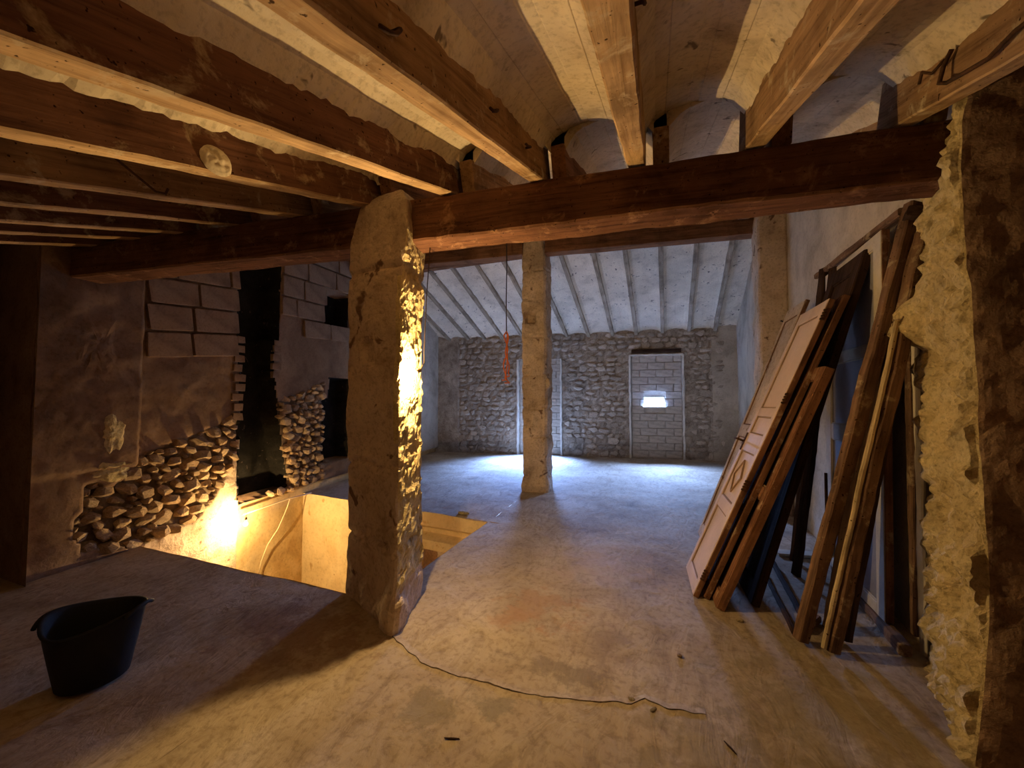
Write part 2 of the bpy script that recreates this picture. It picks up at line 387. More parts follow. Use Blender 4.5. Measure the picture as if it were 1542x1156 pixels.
# recessed dark part nearer the camera
o = mesh('wall_left_recess', [(-4.74, 1.56, 0), (-5.9, 1.56, 0), (-5.9, -1.4, 0), (-4.74, 1.56, 4.2), (-5.9, 1.56, 4.2), (-5.9, -1.4, 4.2)], [(0, 1, 4, 3), (1, 2, 5, 4)], W['pillar_dark'])
tag(o, 'dark recess at the near end of the left wall', 'wall', kind='structure')

# stones
def blob_mesh(name, mat, seed, sub=1, rough=.22):
    bm = bmesh.new(); bmesh.ops.create_icosphere(bm, subdivisions=sub + 1, radius=1)
    for v in bm.verts:
        c = v.co; k = .5 / max(abs(c.x), abs(c.y), abs(c.z)) ** .55
        v.co = c * k * (1 + rough * nz(c.x + seed * 7, c.y, c.z, 1.7))
    bmesh.ops.recalc_face_normals(bm, faces=bm.faces)
    me = D.meshes.new(name); bm.to_mesh(me); bm.free(); me.materials.append(mat); return me
def hull_mesh(name, mat, seed, n=16, smooth=False):
    rd = random.Random(seed); bm = bmesh.new()
    for i in range(n):
        v = V((rd.gauss(0, 1), rd.gauss(0, 1), rd.gauss(0, 1))).normalized()
        k = .5 / max(abs(v.x), abs(v.y), abs(v.z)) ** .5 * rd.uniform(.88, 1.08)
        bm.verts.new(v * k)
    r = bmesh.ops.convex_hull(bm, input=bm.verts)
    bmesh.ops.delete(bm, geom=[g for g in r['geom_interior'] if isinstance(g, bmesh.types.BMVert)], context='VERTS')
    bmesh.ops.recalc_face_normals(bm, faces=bm.faces)
    me = D.meshes.new(name); bm.to_mesh(me); bm.free(); me.materials.append(mat); return me
SM = [hull_mesh('stone', W['stone'], i, 22) for i in range(9)]
SF = [hull_mesh('stone', W['stone_far'], i + 20, 18) for i in range(9)]
def place(me, M, parent, name='stone'):
    o = D.objects.new(name, me); COL.objects.link(o); o.parent = parent; o.matrix_local = M; return o
def scale_m(a, b, c): return Matrix.Diagonal((a, b, c, 1))
spots = []
def try_fill(n, r0, r1):
    for _ in range(n):
        y = random.uniform(1.75, 5.0); z = random.uniform(-.05, 1.8); r = random.uniform(r0, r1)
        if not in_rubble(y, z) or flue1(y - r, z) or flue1(y + r, z) or flue2(y + r * .8, z) or 3.40 < y < 3.46: continue
        if all(((y - q[0]) / 1.25) ** 2 + (z - q[1]) ** 2 > ((r + q[2]) * .80) ** 2 for q in spots): spots.append((y, z, r))
        if len(spots) >= 300: return
try_fill(900, .065, .085); try_fill(2500, .045, .06); try_fill(5000, .028, .042)
for (yc, zc, r) in spots:
    Rm = Matrix.Rotation(random.uniform(-.7, .3), 4, 'X') @ Matrix.Rotation(random.uniform(-.3, .3), 4, 'Z')
    place(random.choice(SM), Matrix.Translation((lx(yc) - .03 + random.uniform(-.01, .025), yc, zc)) @ Rm @ scale_m(random.uniform(.09, .15), r * 2.5, r * random.uniform(1.5, 2.0)), wl)

def splat(name, yc, zc, ry, rz, d0, mat, seed):               # ragged pad of plaster on the wall
    vs, fs = [], []
    for i in range(8):
        for j in range(28):
            a = 2 * math.pi * j / 28; k = i / 7 * (1 + .45 * fbm(math.cos(a), math.sin(a), seed, 1.6, 4))
            y = yc + math.cos(a) * ry * k; z = zc + math.sin(a) * rz * k
            vs.append((left_fn(y, z)[0] + d0 * (1 - (i / 7) ** 3) - .004 + .012 * nz(y, z, seed, 22) * (1 - i / 7), y, z))
    for i in range(7):
        for j in range(28):
            a = i * 28 + j; b = i * 28 + (j + 1) % 28; fs.append((a, b, b + 28, a + 28))
    return mesh(name, vs, fs, mat, wl)
splat('plaster_patch', 2.12, .80, .17, .10, .03, W['pillar_rubble'], 1)
splat('plaster_patch', 2.10, 1.17, .10, .17, .02, W['pillar_rubble'], 5)
splat('plaster_patch', 1.95, 2.0, .2, .3, .015, W['wall_brown'], 8)
# clay blocks high on the left wall
def block_mesh(name, mat, seed, L, Hh, T=.06):
    bm = bmesh.new(); bmesh.ops.create_cube(bm, size=1)
    bmesh.ops.bevel(bm, geom=bm.edges[:], offset=.035, segments=1, affect='EDGES')
    for v in bm.verts:
        c = v.co.copy(); v.co = V((c.x * T, c.y * L, c.z * Hh)) + V((nz(c.x * 3, c.y * 3, c.z * 3 + seed) * .008, nz(c.x * 3 + 5, c.y * 3, c.z * 3 + seed) * .014, nz(c.x * 3 + 9, c.y * 3, c.z * 3 + seed) * .012))
    me = D.meshes.new(name); bm.to_mesh(me); bm.free(); me.materials.append(mat); return me
k = 0
for (y0, y1, rows, off) in [(2.36, 3.38, [(1.93, .27), (2.22, .27), (2.51, .27), (2.80, .27), (3.09, .27)], 0), (4.05, 5.9, [(2.35, .27), (2.64, .27), (2.93, .3), (3.25, .3), (3.57, .3)], .2)]:
    for r, (z0, h) in enumerate(rows):
        y = y0 - random.uniform(0, .35)
        while y < y1:
            L = random.uniform(.5, .68); a = max(y, y0); b = min(y + L, y1)
            if b - a > .12 and not flue2((a + b) / 2, z0 + h / 2) and not flue2(b - .1, z0 + h / 2) and not flue2(a + .1, z0 + h / 2) and not (off and r == 0 and random.random() < .6) and not flue1(a + .04, z0 + h / 2):
                yc = (a + b) / 2; zc = z0 + h / 2 + .12 * (yc - 2.4) * (1 if not off else .5)
                M = Matrix.Translation((lx(yc) + .012 + random.uniform(-.008, .01), yc, zc)) @ Matrix.Rotation(math.atan(.12 if not off else .06), 4, 'X') @ Matrix.Rotation(math.atan(.13), 4, 'Z')
                place(block_mesh('brick', W['block'], k, b - a - .022, h - .01), M, wl, 'brick'); k += 1
            y += L
for i in range(9):                                         # broken block ends lining the flue
    for (yy, x) in ((3.40, 0), (3.98, 1)):
        zc = 1.22 + i * .125 + (.0 if x else .05)
        if x and not 1.75 < zc < 2.3: continue
        M = Matrix.Translation((lx(yy) + .01, yy + random.uniform(-.02, .02), zc))
        place(block_mesh('brick', W['block'], 60 + i + x * 9, .11 + random.uniform(-.02, .03), .09), M, wl, 'brick')

# ------------------------------------------------------------------ far wall
def fy(x): return 10.35 + .124 * x
D1 = (-.66, .60, 2.61); D2 = (-3.57, -2.40, 2.57)
HOLE1 = (-.32, .15, 1.31, 1.54); HOLE2 = (-3.38, -2.78, .7, 2.0)
def in_door(x, z, m=0): 
    return any(d[0] - m < x < d[1] + m and z < d[2] + m for d in (D1, D2))
def in_hole(x, z): return any(h[0] < x < h[1] and h[2] < z < h[3] for h in (HOLE1, HOLE2))
def far_fn(x, z):
    d = fbm(x, 0, z, 2.0) * .02
    if in_door(x, z): d = .09 + fbm(x, 1, z, 5) * .006
    elif x > 1.25 or x < -5.3: d += -.02
    else: d += fbm(x, 2, z, 10) * .03 + .02
    return (x, fy(x) + d, z)
xs = sorted(set(rng(-6.7, 2.7, .05) + [HOLE1[0], HOLE1[1], HOLE2[0], HOLE2[1], D1[0], D1[1], D2[0], D2[1]]))
zs = sorted(set(rng(0 - .03, 4.6, .05) + [HOLE1[2], HOLE1[3], HOLE2[2], HOLE2[3], D1[2], D2[2]]))
wf = grid('wall_far', xs, zs, far_fn, [W['far_mortar'], W['block_far'], W['wall_grey']],
          midx=lambda x, z: 1 if in_door(x, z) else (2 if x > 1.25 else 0), skip=in_hole, smooth=False)
tag(wf, 'grey-brown rubble stone wall at the far end of the room', 'wall', kind='structure')
for h in (HOLE1, HOLE2):                                    # reveals
    x0, x1, z0, z1 = h; dd = .16
    vs = []
    for (x, zz) in ((x0, z0), (x1, z0), (x1, z1), (x0, z1)): vs += [(x, fy(x) + .08, zz), (x, fy(x) + dd, zz)]
    mesh('reveal', vs, [(0, 1, 3, 2), (2, 3, 5, 4), (4, 5, 7, 6), (6, 7, 1, 0)], W['white_edge'], wf)
cells = []
z = .03
while z < 3.35:
    h = random.uniform(.10, .17); x = -5.35 + random.uniform(0, .1)
    while x < 1.3:
        wd = random.uniform(.14, .34); xc = x + wd / 2; zc = z + h / 2
        if not in_door(xc, zc, wd / 2 + .05) and zc < 3.2: cells.append((xc, zc, wd, h))
        x += wd
    z += h * .97
cells.sort(key=lambda c: -c[2] * c[3])
def far_stone_M(c):
    xc, zc, wd, h = c
    return Matrix.Translation((xc, fy(xc) + random.uniform(.0, .03), zc + random.uniform(-.015, .015))) @ Matrix.Rotation(random.uniform(-.18, .18), 4, 'Y') @ scale_m(wd * .98, random.uniform(.08, .14), h * random.uniform(.85, 1.1))
for c in cells[:300]: place(random.choice(SF), far_stone_M(c), wf)
vs, fs = [], []
for c in cells[300:]:
    me = random.choice(SF); M = far_stone_M(c); n0 = len(vs)
    vs += [M @ v.co for v in me.vertices]; fs += [[n0 + i for i in p.vertices] for p in me.polygons]
if vs: tag(mesh('small_stones', vs, fs, W['stone_far'], wf), kind='stuff')
# the two blocked doorways: block courses, ragged white plaster jambs, timber lintel
def ragged(name, a, b, wdt, mat, parent, seed):
    (x0, z0), (x1, z1) = a, b; L = math.hypot(x1 - x0, z1 - z0); n = int(L / .05); vs, fs = [], []
    dx, dz = (x1 - x0) / L, (z1 - z0) / L
    for i in range(n + 1):
        t_ = i / n; x = x0 + (x1 - x0) * t_; z = z0 + (z1 - z0) * t_
        for s in (-1, 1):
            q = s * wdt / 2 * (1 + .5 * nz(x, z, seed + s, 9)) + nz(x, z, seed, 7) * .012
            px, pz = x - dz * q, z + dx * q
            vs += [(px, fy(px) - .035, pz), (px, fy(px) + .1, pz)]
    for i in range(n):
        a_ = i * 4; fs += [(a_, a_ + 2, a_ + 6, a_ + 4), (a_, a_ + 4, a_ + 5, a_ + 1), (a_ + 2, a_ + 3, a_ + 7, a_ + 6)]
    return mesh(name, vs, fs, mat, parent)
for di, (d, hole) in enumerate(((D1, HOLE1), (D2, HOLE2))):
    e = empty('door_%d' % (di + 1), Matrix.Translation(((d[0] + d[1]) / 2, fy((d[0] + d[1]) / 2), 0)))
    inv = e.matrix_world.inverted()
    tag(e, ('doorway blocked with grey blocks around a small glowing opening' if di == 0 else 'blocked doorway behind the slim middle pillar'), 'doorway', kind='structure')
    parts = [ragged('jamb', (d[0], 0), (d[0], d[2]), .045, W['white_edge'], e, 1 + di), ragged('jamb', (d[1], 0), (d[1], d[2]), .045, W['white_edge'], e, 3 + di)]
    if di == 0: parts.append(ragged('jamb', (d[0], d[2]), (d[1], d[2]), .035, W['white_edge'], e, 5))
    r = FAR_ROT
    if di == 0:
        l = bar('lintel', (d[0] + .05, fy(d[0]) - .03, d[2] + .05), (d[1] - .05, fy(d[1]) - .03, d[2] + .05), .12, .085, W['dark'], parent=e); parts.append(l)
        l = box('sill', (-.25, .3, -.0, .12, 0, .03), W['white_edge'], e); l.matrix_basis = Matrix.Translation((-.1, fy(-.1) - .03, 1.27)) @ Matrix.Rotation(r, 4, 'Z'); parts.append(l)
    z = .02; k = 0
    while z < d[2] - .12:
        h = .185; x = d[0] + .03 - (k % 2) * .2
        while x < d[1] - .05:
            a = max(x, d[0] + .035); b = min(x + .40, d[1] - .035)
            segs = [(a, b)]
            if hole[2] - h < z < hole[3]:
                segs = [(a, min(b, hole[0])), (max(a, hole[1]), b)]
            for (p, q) in segs:
                if q - p > .06:
                    M = Matrix.Translation(((p + q) / 2, fy((p + q) / 2) + .085, z + h / 2)) @ Matrix.Rotation(r - math.pi / 2, 4, 'Z')
                    parts.append(place(block_mesh('brick', W['block_far'], k * 5 + int(x * 10), q - p - .014, h - .012, .07), M, e, 'brick'))
            x += .40
        z += h; k += 1
    for p in parts: p.matrix_basis = inv @ p.matrix_basis

# ------------------------------------------------------------------ right wall
def rx(y): return 1.50 + .04 * (y - 3)
wr = grid('wall_right', rng(2.6, 11.0, .06), rng(-.02, 5.0, .06), lambda y, z: (rx(y) + fbm(2, y, z, 1.6) * .015, y, z), W['wall_grey'], smooth=True)
tag(wr, 'pale grey plastered wall behind the leaning doors', 'wall', kind='structure')
o = mesh('wall_back', [(-6, -1.35, 0), (2.4, -1.35, 0), (2.4, -1.35, 4), (-6, -1.35, 4), (2.3, 2.6, 0), (2.3, 2.6, 5)], [(0, 1, 2, 3), (1, 4, 5, 2)], W['pillar_dark'])
tag(o, 'brown wall behind the camera', 'wall', kind='structure')

# ------------------------------------------------------------------ ceiling
def yb(x): return 2.27 + .095 * x                          # front face line of the main beam
def z1(x, y): return 2.081 + .33 * y - .0314 * x            # underside of the joists, slope rising away
def zfar(x, y): return 3.13 + .403 * (fy(x) - y)            # underside of the joists, far slope
YR = 7.03
ceil = mesh('ceiling', [(-7, -1.5, 2.3), (3, -1.5, 2.3), (3, YR, 5.3), (-7, YR, 5.3), (3, 11.4, 3.7), (-7, 11.4, 3.7), (-7, -1.5, 0), (-7, 11.4, 0), (3, -1.5, 0), (3, 11.4, 0)],
            [(0, 1, 2, 3), (3, 2, 4, 5)], W['vault'])
tag(ceil, 'roof of plastered barrel vaults between timber joists', 'ceiling', kind='structure')
o = mesh('sky_light_blocker', [(-6.6, -1.45, -3), (2.6, -1.45, -3), (2.6, 11.2, -3), (-6.6, 11.2, -3), (-6.6, -1.45, 6), (2.6, -1.45, 6), (2.6, 11.2, 6), (-6.6, 11.2, 6)],  # unseen box added round the house to stop sky light leaking in
         [(0, 1, 5, 4), (1, 2, 6, 5), (3, 0, 4, 7), (0, 3, 2, 1)], W['pillar_dark'])
tag(o, 'unseen outer box added to keep sky light out of the room', 'wall', kind='structure')
def vault(xa, xb, y0, y1, zf, spring, crown, mat, seed, step=.03, lip=.004, skew=0.0):
    n = 9; us = []
    for i in range(n + 1): us.append(i / n)
    ys = rng(y0, y1, step); vs, fs = [], []
    prof = []
    for i in range(n):
        a, b = i / n, (i + 1) / n
        prof += [(a + .004, (i % 3 == 1) * lip), (b - .004, (i % 3 == 1) * lip)]
    k = len(prof)
    for y in ys:
        yy = (y - y0) * skew
        for q, (u, l) in enumerate(prof):
            x = xa + (xb - xa) * u + yy
            z = zf(x, y) + spring + (crown) * math.sqrt(max(0, 1 - (2 * u - 1) ** 2)) ** 1.1 + l + fbm(x, y, seed, 2.5, 3) * .008
            if q in (0, k - 1):
                z -= .03 * (.5 + fbm(x, y, seed, 4, 4)) + .018 * nz(x, y, seed, 17) + .010 * nz(x, y, seed, 41); x += (-.012 if q == 0 else .012)
            vs.append((x, y, z))
    # thickness at the springing: a lip back up
    for i in range(len(ys) - 1):
        for j in range(k - 1):
            a = i * k + j; fs.append((a, a + 1, a + k + 1, a + k))
    n0 = len(vs)
    for end in (0, len(ys) - 1):                            # close the ends so the vault shows a thickness
        m0 = len(vs)
        for j in range(k): v = vs[end * k + j]; vs.append((v[0], v[1], v[2] + .09))
        for j in range(k - 1): fs.append((end * k + j, m0 + j, m0 + j + 1, end * k + j + 1))
    return mesh('vault', vs, fs, mat, ceil)

# bay 1: joists from behind the camera up to the main beam
J1 = [(-4.47, 'joist_red'), (-3.95, 'joist_red'), (-3.5, 'joist_red'), (-2.97, 'joist_red'), (-2.4, 'joist'), (-1.82, 'joist_red'), (-1.22, 'joist_red'), (-.63, 'joist'), (-.05, 'joist_pale'), (.55, 'joist'), (1.2, 'joist')]
names = {-4.47: 'farthest left', -3.95: 'second from the left end', -3.5: 'third from the left end', -2.97: 'fourth from the left end', -2.4: 'fifth from the left end, with a bent nail'}
JW, JH = .09, .25
J1lab = ['dark joist nearest the left wall, near ceiling bay', 'dark joist second from the left wall, near ceiling bay', 'dark joist third from the left wall, near ceiling bay',
         'dark joist fourth from the left wall, near ceiling bay', 'golden brown joist with bent nail, ending left of the front pillar', 'reddish joist ending over the front pillar, with round plaster patch',
         'deep red-brown joist just right of the front pillar top', 'long orange-brown joist with three iron hooks', 'pale cream-stained joist above the middle of the room',
         'thick golden joist with splintered side, right of the pale one', 'rightmost brown joist with hanging rusty strap']
joists1 = []
for i, (x, m) in enumerate(J1):
    xc = x - JW / 2; ye = yb(x) + .17
    y0 = -1.3 if x > -4 else -1.3
    o = bar('joist', (xc, y0, z1(xc, y0)), (xc, ye, z1(xc, ye)), JW if i < 8 else JW + .01, JH, W[m], seg=.07, ch=.007, amp=.006)
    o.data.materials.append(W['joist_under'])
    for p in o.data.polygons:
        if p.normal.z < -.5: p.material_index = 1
    tag(o, J1lab[i], 'joist', 'near bay ceiling joists'); joists1.append(o)
for i in range(len(J1) - 1):
    vault(J1[i][0], J1[i + 1][0] - JW, -1.3, yb(J1[i][0]) + .06, z1, .18, .13, W['vault'], i)
vault(-5.1, J1[0][0] - JW, -1.3, yb(-4.8) + .06, z1, .185, .1, W['vault'], 33)
vault(J1[-1][0], 1.78, -1.3, yb(1.5) + .1, z1, .185, .12, W['vault'], 34)
vault(1.8, 2.4, -1.3, 2.6, z1, .185, .1, W['vault'], 35)
# bay 2: main beam to the purlin and ridge
J2x = [x + .13 for x, m in J1]
for i, x in enumerate(J2x):
    xc = x - JW / 2; y0 = yb(x) + .05
    o = bar('joist', (xc, y0, z1(xc, y0) + .0), (xc, YR, z1(xc, YR)), JW, JH - .06, W['beam2' if i % 2 else 'joist'], seg=.2, amp=.005)
    tag(o, 'middle bay joist from main beam to ridge, over the %s' % ['left wall top', 'first sooty flue', 'second sooty flue', 'stair hole left side', 'stair hole middle', 'stair hole, behind front pillar', 'front pillar right side', 'slim middle pillar', 'middle of the floor', 'leaning doors left side', 'right pilaster'][i], 'joist', 'middle bay ceiling joists')
    if i < len(J2x) - 1: vault(x, J2x[i + 1] - JW, yb(x) + .03, YR + .1, z1, .17, .14, W['vault'], 50 + i, step=.12)
vault(-6.0, J2x[0] - JW, yb(-5) + .03, YR + .1, z1, .17, .14, W['vault'], 70, step=.12)
vault(J2x[-1], 1.98, yb(1.5) + .03, YR + .1, z1, .17, .14, W['vault'], 71, step=.12)
# far bay
J3x = [-5.55, -4.98, -4.5, -3.98, -3.42, -2.84, -2.24, -1.68, -1.07, -.49, .14, .75, 1.33]
for i, x in enumerate(J3x):
    xa = x - .0205 * (fy(x) - YR + .0)
    o = bar('joist', (x, fy(x) + .08, zfar(x, fy(x) + .08)), (x - .06, YR, zfar(x, YR)), .085, .18, W['joist_far'], seg=.25, amp=.004)
    side = ['far left corner', 'left corner of the far wall'][i] if i < 2 else ''
    lab = ['leftmost thin joist of the far sloping ceiling, at the corner', 'second thin joist of the far sloping ceiling from the left', 'thin far joist, third from the left, over rubble wall',
           'thin far joist just left of the hanging orange cable', 'thin far joist just right of the hanging orange cable', 'thin far joist hidden partly by the slim middle pillar', 'thin far joist meeting the wall right of the middle pillar',
           'thin far joist, second right of the middle pillar', 'thin far joist left of the glowing doorway', 'thin far joist ending over the left jamb of the glowing doorway', 'thin far joist ending over the glowing doorway',
           'thin far joist just right of the glowing doorway', 'rightmost thin far joist, near the right wall'][i]
    tag(o, lab, 'joist', 'far bay ceiling joists')
    if i < len(J3x) - 1:
        vault(x + .035 - .06, J3x[i + 1] - .035 - .06, YR - .05, fy(x) + .12, zfar, .055, .075, W['vault_far'], 90 + i, step=.1, lip=.002, skew=.019)
vault(-6.6, J3x[0] - .09, YR - .05, fy(-6) + .12, zfar, .055, .1, W['vault_far'], 110, step=.1)
vault(J3x[-1] - .02, 1.99, YR - .05, fy(1.6) + .12, zfar, .055, .09, W['vault_far'], 111, step=.1)

# ------------------------------------------------------------------ beams
def beam_pts(xa, xb, z, off=0.0): return (xa, yb(xa) + off, z), (xb, yb(xb) + off, z)
a, b = beam_pts(-1.75, 1.75, 2.545, .11)
tag(bar('roof_beam', a, b, .22, .285, W['beam'], seg=.08, ch=.012, amp=.011, seed=4), 'big dark red roof beam crossing from the front pillar to the right pillar', 'beam')
a, b = (-5.2, yb(-5.2) + .03, 2.56), (-1.75, yb(-1.75) + .11, 2.55)
tag(bar('roof_beam', a, b, .22, .28, W['beam'], seg=.08, ch=.012, amp=.009, seed=9), 'dark beam running left from the front pillar into the shadow', 'beam')
def yp(x): return 6.08 + .1 * x
tag(bar('roof_beam', (-1.68, yp(-1.68) + .1, 3.85), (1.55, yp(1.55) + .1, 3.83), .2, .22, W['beam2'], seg=.15, amp=.006, seed=2), 'brown purlin beam between the slim pillar and the right pilaster', 'beam')
tag(bar('roof_beam', (-5.4, yp(-5.4) + .1, 3.86), (-2.05, yp(-2.05) + .1, 3.86), .2, .22, W['beam2'], seg=.15, amp=.006, seed=3), 'brown purlin beam left of the slim middle pillar', 'beam')
tag(bar('roof_beam', (-6.0, YR, 4.26), (1.9, YR, 4.26), .16, .2, W['beam2'], seg=.3, amp=.004), 'ridge beam at the top of the roof', 'beam')

# ------------------------------------------------------------------ pillars
def pillar(name, levels, mats, res=.022, amp=lambda s, z: (.012, 3.0), mat_of=None, feats=(), corner=.05, round_=1.0, cap_top=True, seed=0, grooves=()):
    """levels: (z, [4 corners anticlockwise seen from above: FL, FR, BR, BL]); s = 0 front, 1 right, 2 back, 3 left"""
    z0, zt = levels[0][0], levels[-1][0]
    def corners(z):
        for (a, A), (b, B) in zip(levels[:-1], levels[1:]):
            if a <= z <= b: t_ = (z - a) / (b - a); return [V(p).lerp(V(q), t_) for p, q in zip([(*c, 0) for c in A], [(*c, 0) for c in B])]
        return [V((*c, 0)) for c in levels[-1][1]]
    base = corners((z0 + zt) / 2)
    cnt = [max(6, int((base[(i + 1) % 4] - base[i]).length / (res if i in (0, 1) else res * 2))) for i in range(4)]
    K = sum(cnt); vs, fs, idx = [], [], []
    rows = rng(z0, zt, res)
    for z in rows:
        c = corners(z); cen = sum(c, V((0, 0, 0))) / 4
        for s in range(4):
            p, q = c[s], c[(s + 1) % 4]; e = q - p; nrm = V((e.y, -e.x, 0)).normalized(); L = e.length
            for j in range(cnt[s]):
                u = j / cnt[s]; P = p + e * u
                d = min(u, 1 - u) * L; r = corner * round_
                N = nrm
                if d < r:                                    # round the corner
                    k = 1 - d / r; P = P + (cen - P).normalized() * (k * k * r * .45)
                    nb = c[(s - 1) % 4] if u < .5 else c[(s + 2) % 4]
                    oth = (c[s] - c[(s - 1) % 4]) if u < .5 else (c[(s + 2) % 4] - c[(s + 1) % 4])
                    n2 = V((oth.y, -oth.x, 0)).normalized(); N = (nrm + n2 * k).normalized()
                a_, f_ = amp(s if d > .015 else (s if u < .5 else s), z)
                dd = a_ * (fbm(P.x + seed, P.y, z, f_, 5)) + (a_ * .9 * (vor(P.x + seed, P.y, z, f_ * 2.6) - .25) if a_ > .02 else 0)
                for (fx, fyy, fz_, rr, dep, *sq) in feats:
                    if sq:                                   # squared pocket
                        dist = max(((P.x - fx) ** 2 + (P.y - fyy) ** 2) ** .5, abs(z - fz_) * sq[0])
                        dd += dep * (1 - smooth01(rr * .8, rr, dist + nz(P.x, P.y, z, 9) * .02))
                    else:
                        dist = ((P.x - fx) ** 2 + (P.y - fyy) ** 2 + (z - fz_) ** 2) ** .5
                        dd += dep * (1 - smooth01(rr * .6, rr, dist + nz(P.x, P.y, z, 12) * .03))
                for gz in grooves:
                    q = abs(z + nz(P.x, P.y, gz, 7) * .05 - gz)
                    if q < .028 and nz(P.x, P.y, gz + 5, 5) > -.25: dd -= .026 * (1 - q / .028)
                P = P + N * dd
                vs.append((P.x, P.y, z + (nz(P.x, P.y, z, 9) * .01 if 0 < rows.index(z) < len(rows) - 1 else 0)) if False else (P.x, P.y, z))
    for i in range(len(rows) - 1):
        acc = 0
        for s in range(4):
            for j in range(cnt[s]):
                a = i * K + acc + j; b = i * K + (acc + j + 1) % K
                fs.append((a, b, b + K, a + K)); idx.append(mat_of(s, (rows[i] + rows[i + 1]) / 2, j / cnt[s]) if mat_of else 0)
            acc += cnt[s]
    fs.append(tuple(range((len(rows) - 1) * K, len(rows) * K))); idx.append(0)
    fs.append(tuple(reversed(range(K)))); idx.append(0)
    return mesh(name, vs, fs, mats, idx=idx, smooth=False)

# front pillar
FP = [(-2.6, [(-2.26, 2.38), (-1.61, 2.09), (-1.72, 2.60), (-2.3, 2.78)]),
      (0.0, [(-2.30, 2.40), (-1.60, 2.08), (-1.72, 2.60), (-2.3, 2.78)]),
      (0.35, [(-2.23, 2.34), (-1.57, 2.085), (-1.70, 2.57), (-2.2, 2.75)]),
      (1.0, [(-2.16, 2.25), (-1.57, 2.085), (-1.68, 2.51), (-2.15, 2.72)]),
      (1.65, [(-2.10, 2.17), (-1.578, 2.09), (-1.65, 2.46), (-2.1, 2.68)]),
      (2.35, [(-2.03, 2.09), (-1.53, 2.055), (-1.60, 2.40), (-2.05, 2.6)]),
      (2.60, [(-1.98, 2.05), (-1.48, 2.03), (-1.57, 2.38), (-2.0, 2.55)]),
      (2.80, [(-1.90, 2.05), (-1.50, 2.04), (-1.57, 2.36), (-1.95, 2.5)]),
      (2.90, [(-1.80, 2.12), (-1.58, 2.10), (-1.60, 2.30), (-1.85, 2.4)])]
pil = pillar('pillar', FP, [W['pillar'], W['pillar_rubble'], W['pillar_dark']],
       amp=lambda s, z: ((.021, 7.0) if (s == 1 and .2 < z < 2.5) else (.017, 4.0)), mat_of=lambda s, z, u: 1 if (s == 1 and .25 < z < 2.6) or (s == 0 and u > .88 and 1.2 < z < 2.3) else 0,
       feats=[(-1.87, 2.16, 1.82, .085, -.045, .9), (-1.9, 2.2, .55, .05, -.02), (-1.7, 2.13, .5, .05, -.02), (-2.0, 2.25, .52, .05, -.02), (-1.62, 2.08, .05, .2, .03)], seed=3, corner=.022, grooves=(.52, 1.05, 2.36))
tag(pil, 'large front pillar plastered brown, lit rubble edge on its right', 'pillar')
pil2 = pillar('pillar', [(-.02, [(-2.10, 5.93), (-1.66, 6.02), (-1.65, 6.36), (-2.10, 6.36)]), (.12, [(-2.10, 5.93), (-1.655, 6.02), (-1.65, 6.36), (-2.10, 6.36)]),
        (.2, [(-2.08, 5.95), (-1.68, 6.04), (-1.66, 6.36), (-2.08, 6.34)]), (2.0, [(-2.08, 5.93), (-1.68, 6.02), (-1.66, 6.35), (-2.08, 6.34)]),
        (3.9, [(-2.08, 5.90), (-1.68, 5.95), (-1.66, 6.3), (-2.08, 6.3)]), (4.1, [(-2.05, 5.9), (-1.72, 5.95), (-1.72, 6.2), (-2.05, 6.2)])],
        [W['pillar'], W['pillar_rubble']], amp=lambda s, z: (.022, 3.0), mat_of=lambda s, z, u: 0, res=.03, feats=[(-1.93, 5.96, 2.82, .10, -.14, 1.1), (-1.67, 6.1, 1.75, .1, .05)], seed=8, grooves=(.25, .9, 1.35, 1.9, 2.5, 3.1, 3.6))
tag(pil2, 'slim middle pillar of rough brown masonry with a small pocket', 'pillar')
pil3 = pillar('pilaster', [(-.02, [(1.28, 6.0), (1.63, 5.92), (1.7, 6.45), (1.32, 6.5)]), (4.0, [(1.29, 6.0), (1.63, 5.92), (1.7, 6.45), (1.32, 6.5)]), (4.08, [(1.31, 6.0), (1.63, 5.92), (1.7, 6.45), (1.34, 6.5)])],
        [W['pillar']], amp=lambda s, z: (.02, 3.2), res=.035, seed=12)
tag(pil3, 'brown masonry pilaster on the right wall carrying the purlin', 'pillar')
# right pillar: lit rubble side and dark plaster face
ys_ = 2.2
def rc(z, r1, r2): return [(r1 * ys_, ys_), (2.5, 2.05), (2.5, 3.0), (r2 * 2.98, 2.98)]
RP = [(-.02, rc(0, .530, .474)), (.3, rc(0, .548, .478)), (.62, rc(0, .560, .478)), (.9, rc(0, .562, .486)), (1.1, rc(0, .562, .476)), (1.3, rc(0, .556, .478)), (1.55, rc(0, .560, .488)),
      (1.78, rc(0, .556, .482)), (1.84, rc(0, .556, .466)), (1.98, rc(0, .556, .464)), (2.06, rc(0, .55, .484)), (2.3, rc(0, .55, .488)), (2.5, rc(0, .548, .492)), (2.7, rc(0, .555, .505)), (2.9, rc(0, .575, .535)), (3.05, rc(0, .60, .56))]
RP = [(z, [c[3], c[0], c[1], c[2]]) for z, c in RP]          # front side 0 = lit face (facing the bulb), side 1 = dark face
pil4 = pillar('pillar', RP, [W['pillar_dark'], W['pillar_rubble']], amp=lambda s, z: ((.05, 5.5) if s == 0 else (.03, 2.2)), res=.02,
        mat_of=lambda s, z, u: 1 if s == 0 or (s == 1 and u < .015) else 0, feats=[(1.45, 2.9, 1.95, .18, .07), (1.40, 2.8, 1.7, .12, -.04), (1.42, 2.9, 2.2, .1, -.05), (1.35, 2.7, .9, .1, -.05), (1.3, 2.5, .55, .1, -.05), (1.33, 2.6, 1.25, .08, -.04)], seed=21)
tag(pil4, 'massive right pillar with yellow-lit rubble side and dark brown face', 'pillar')

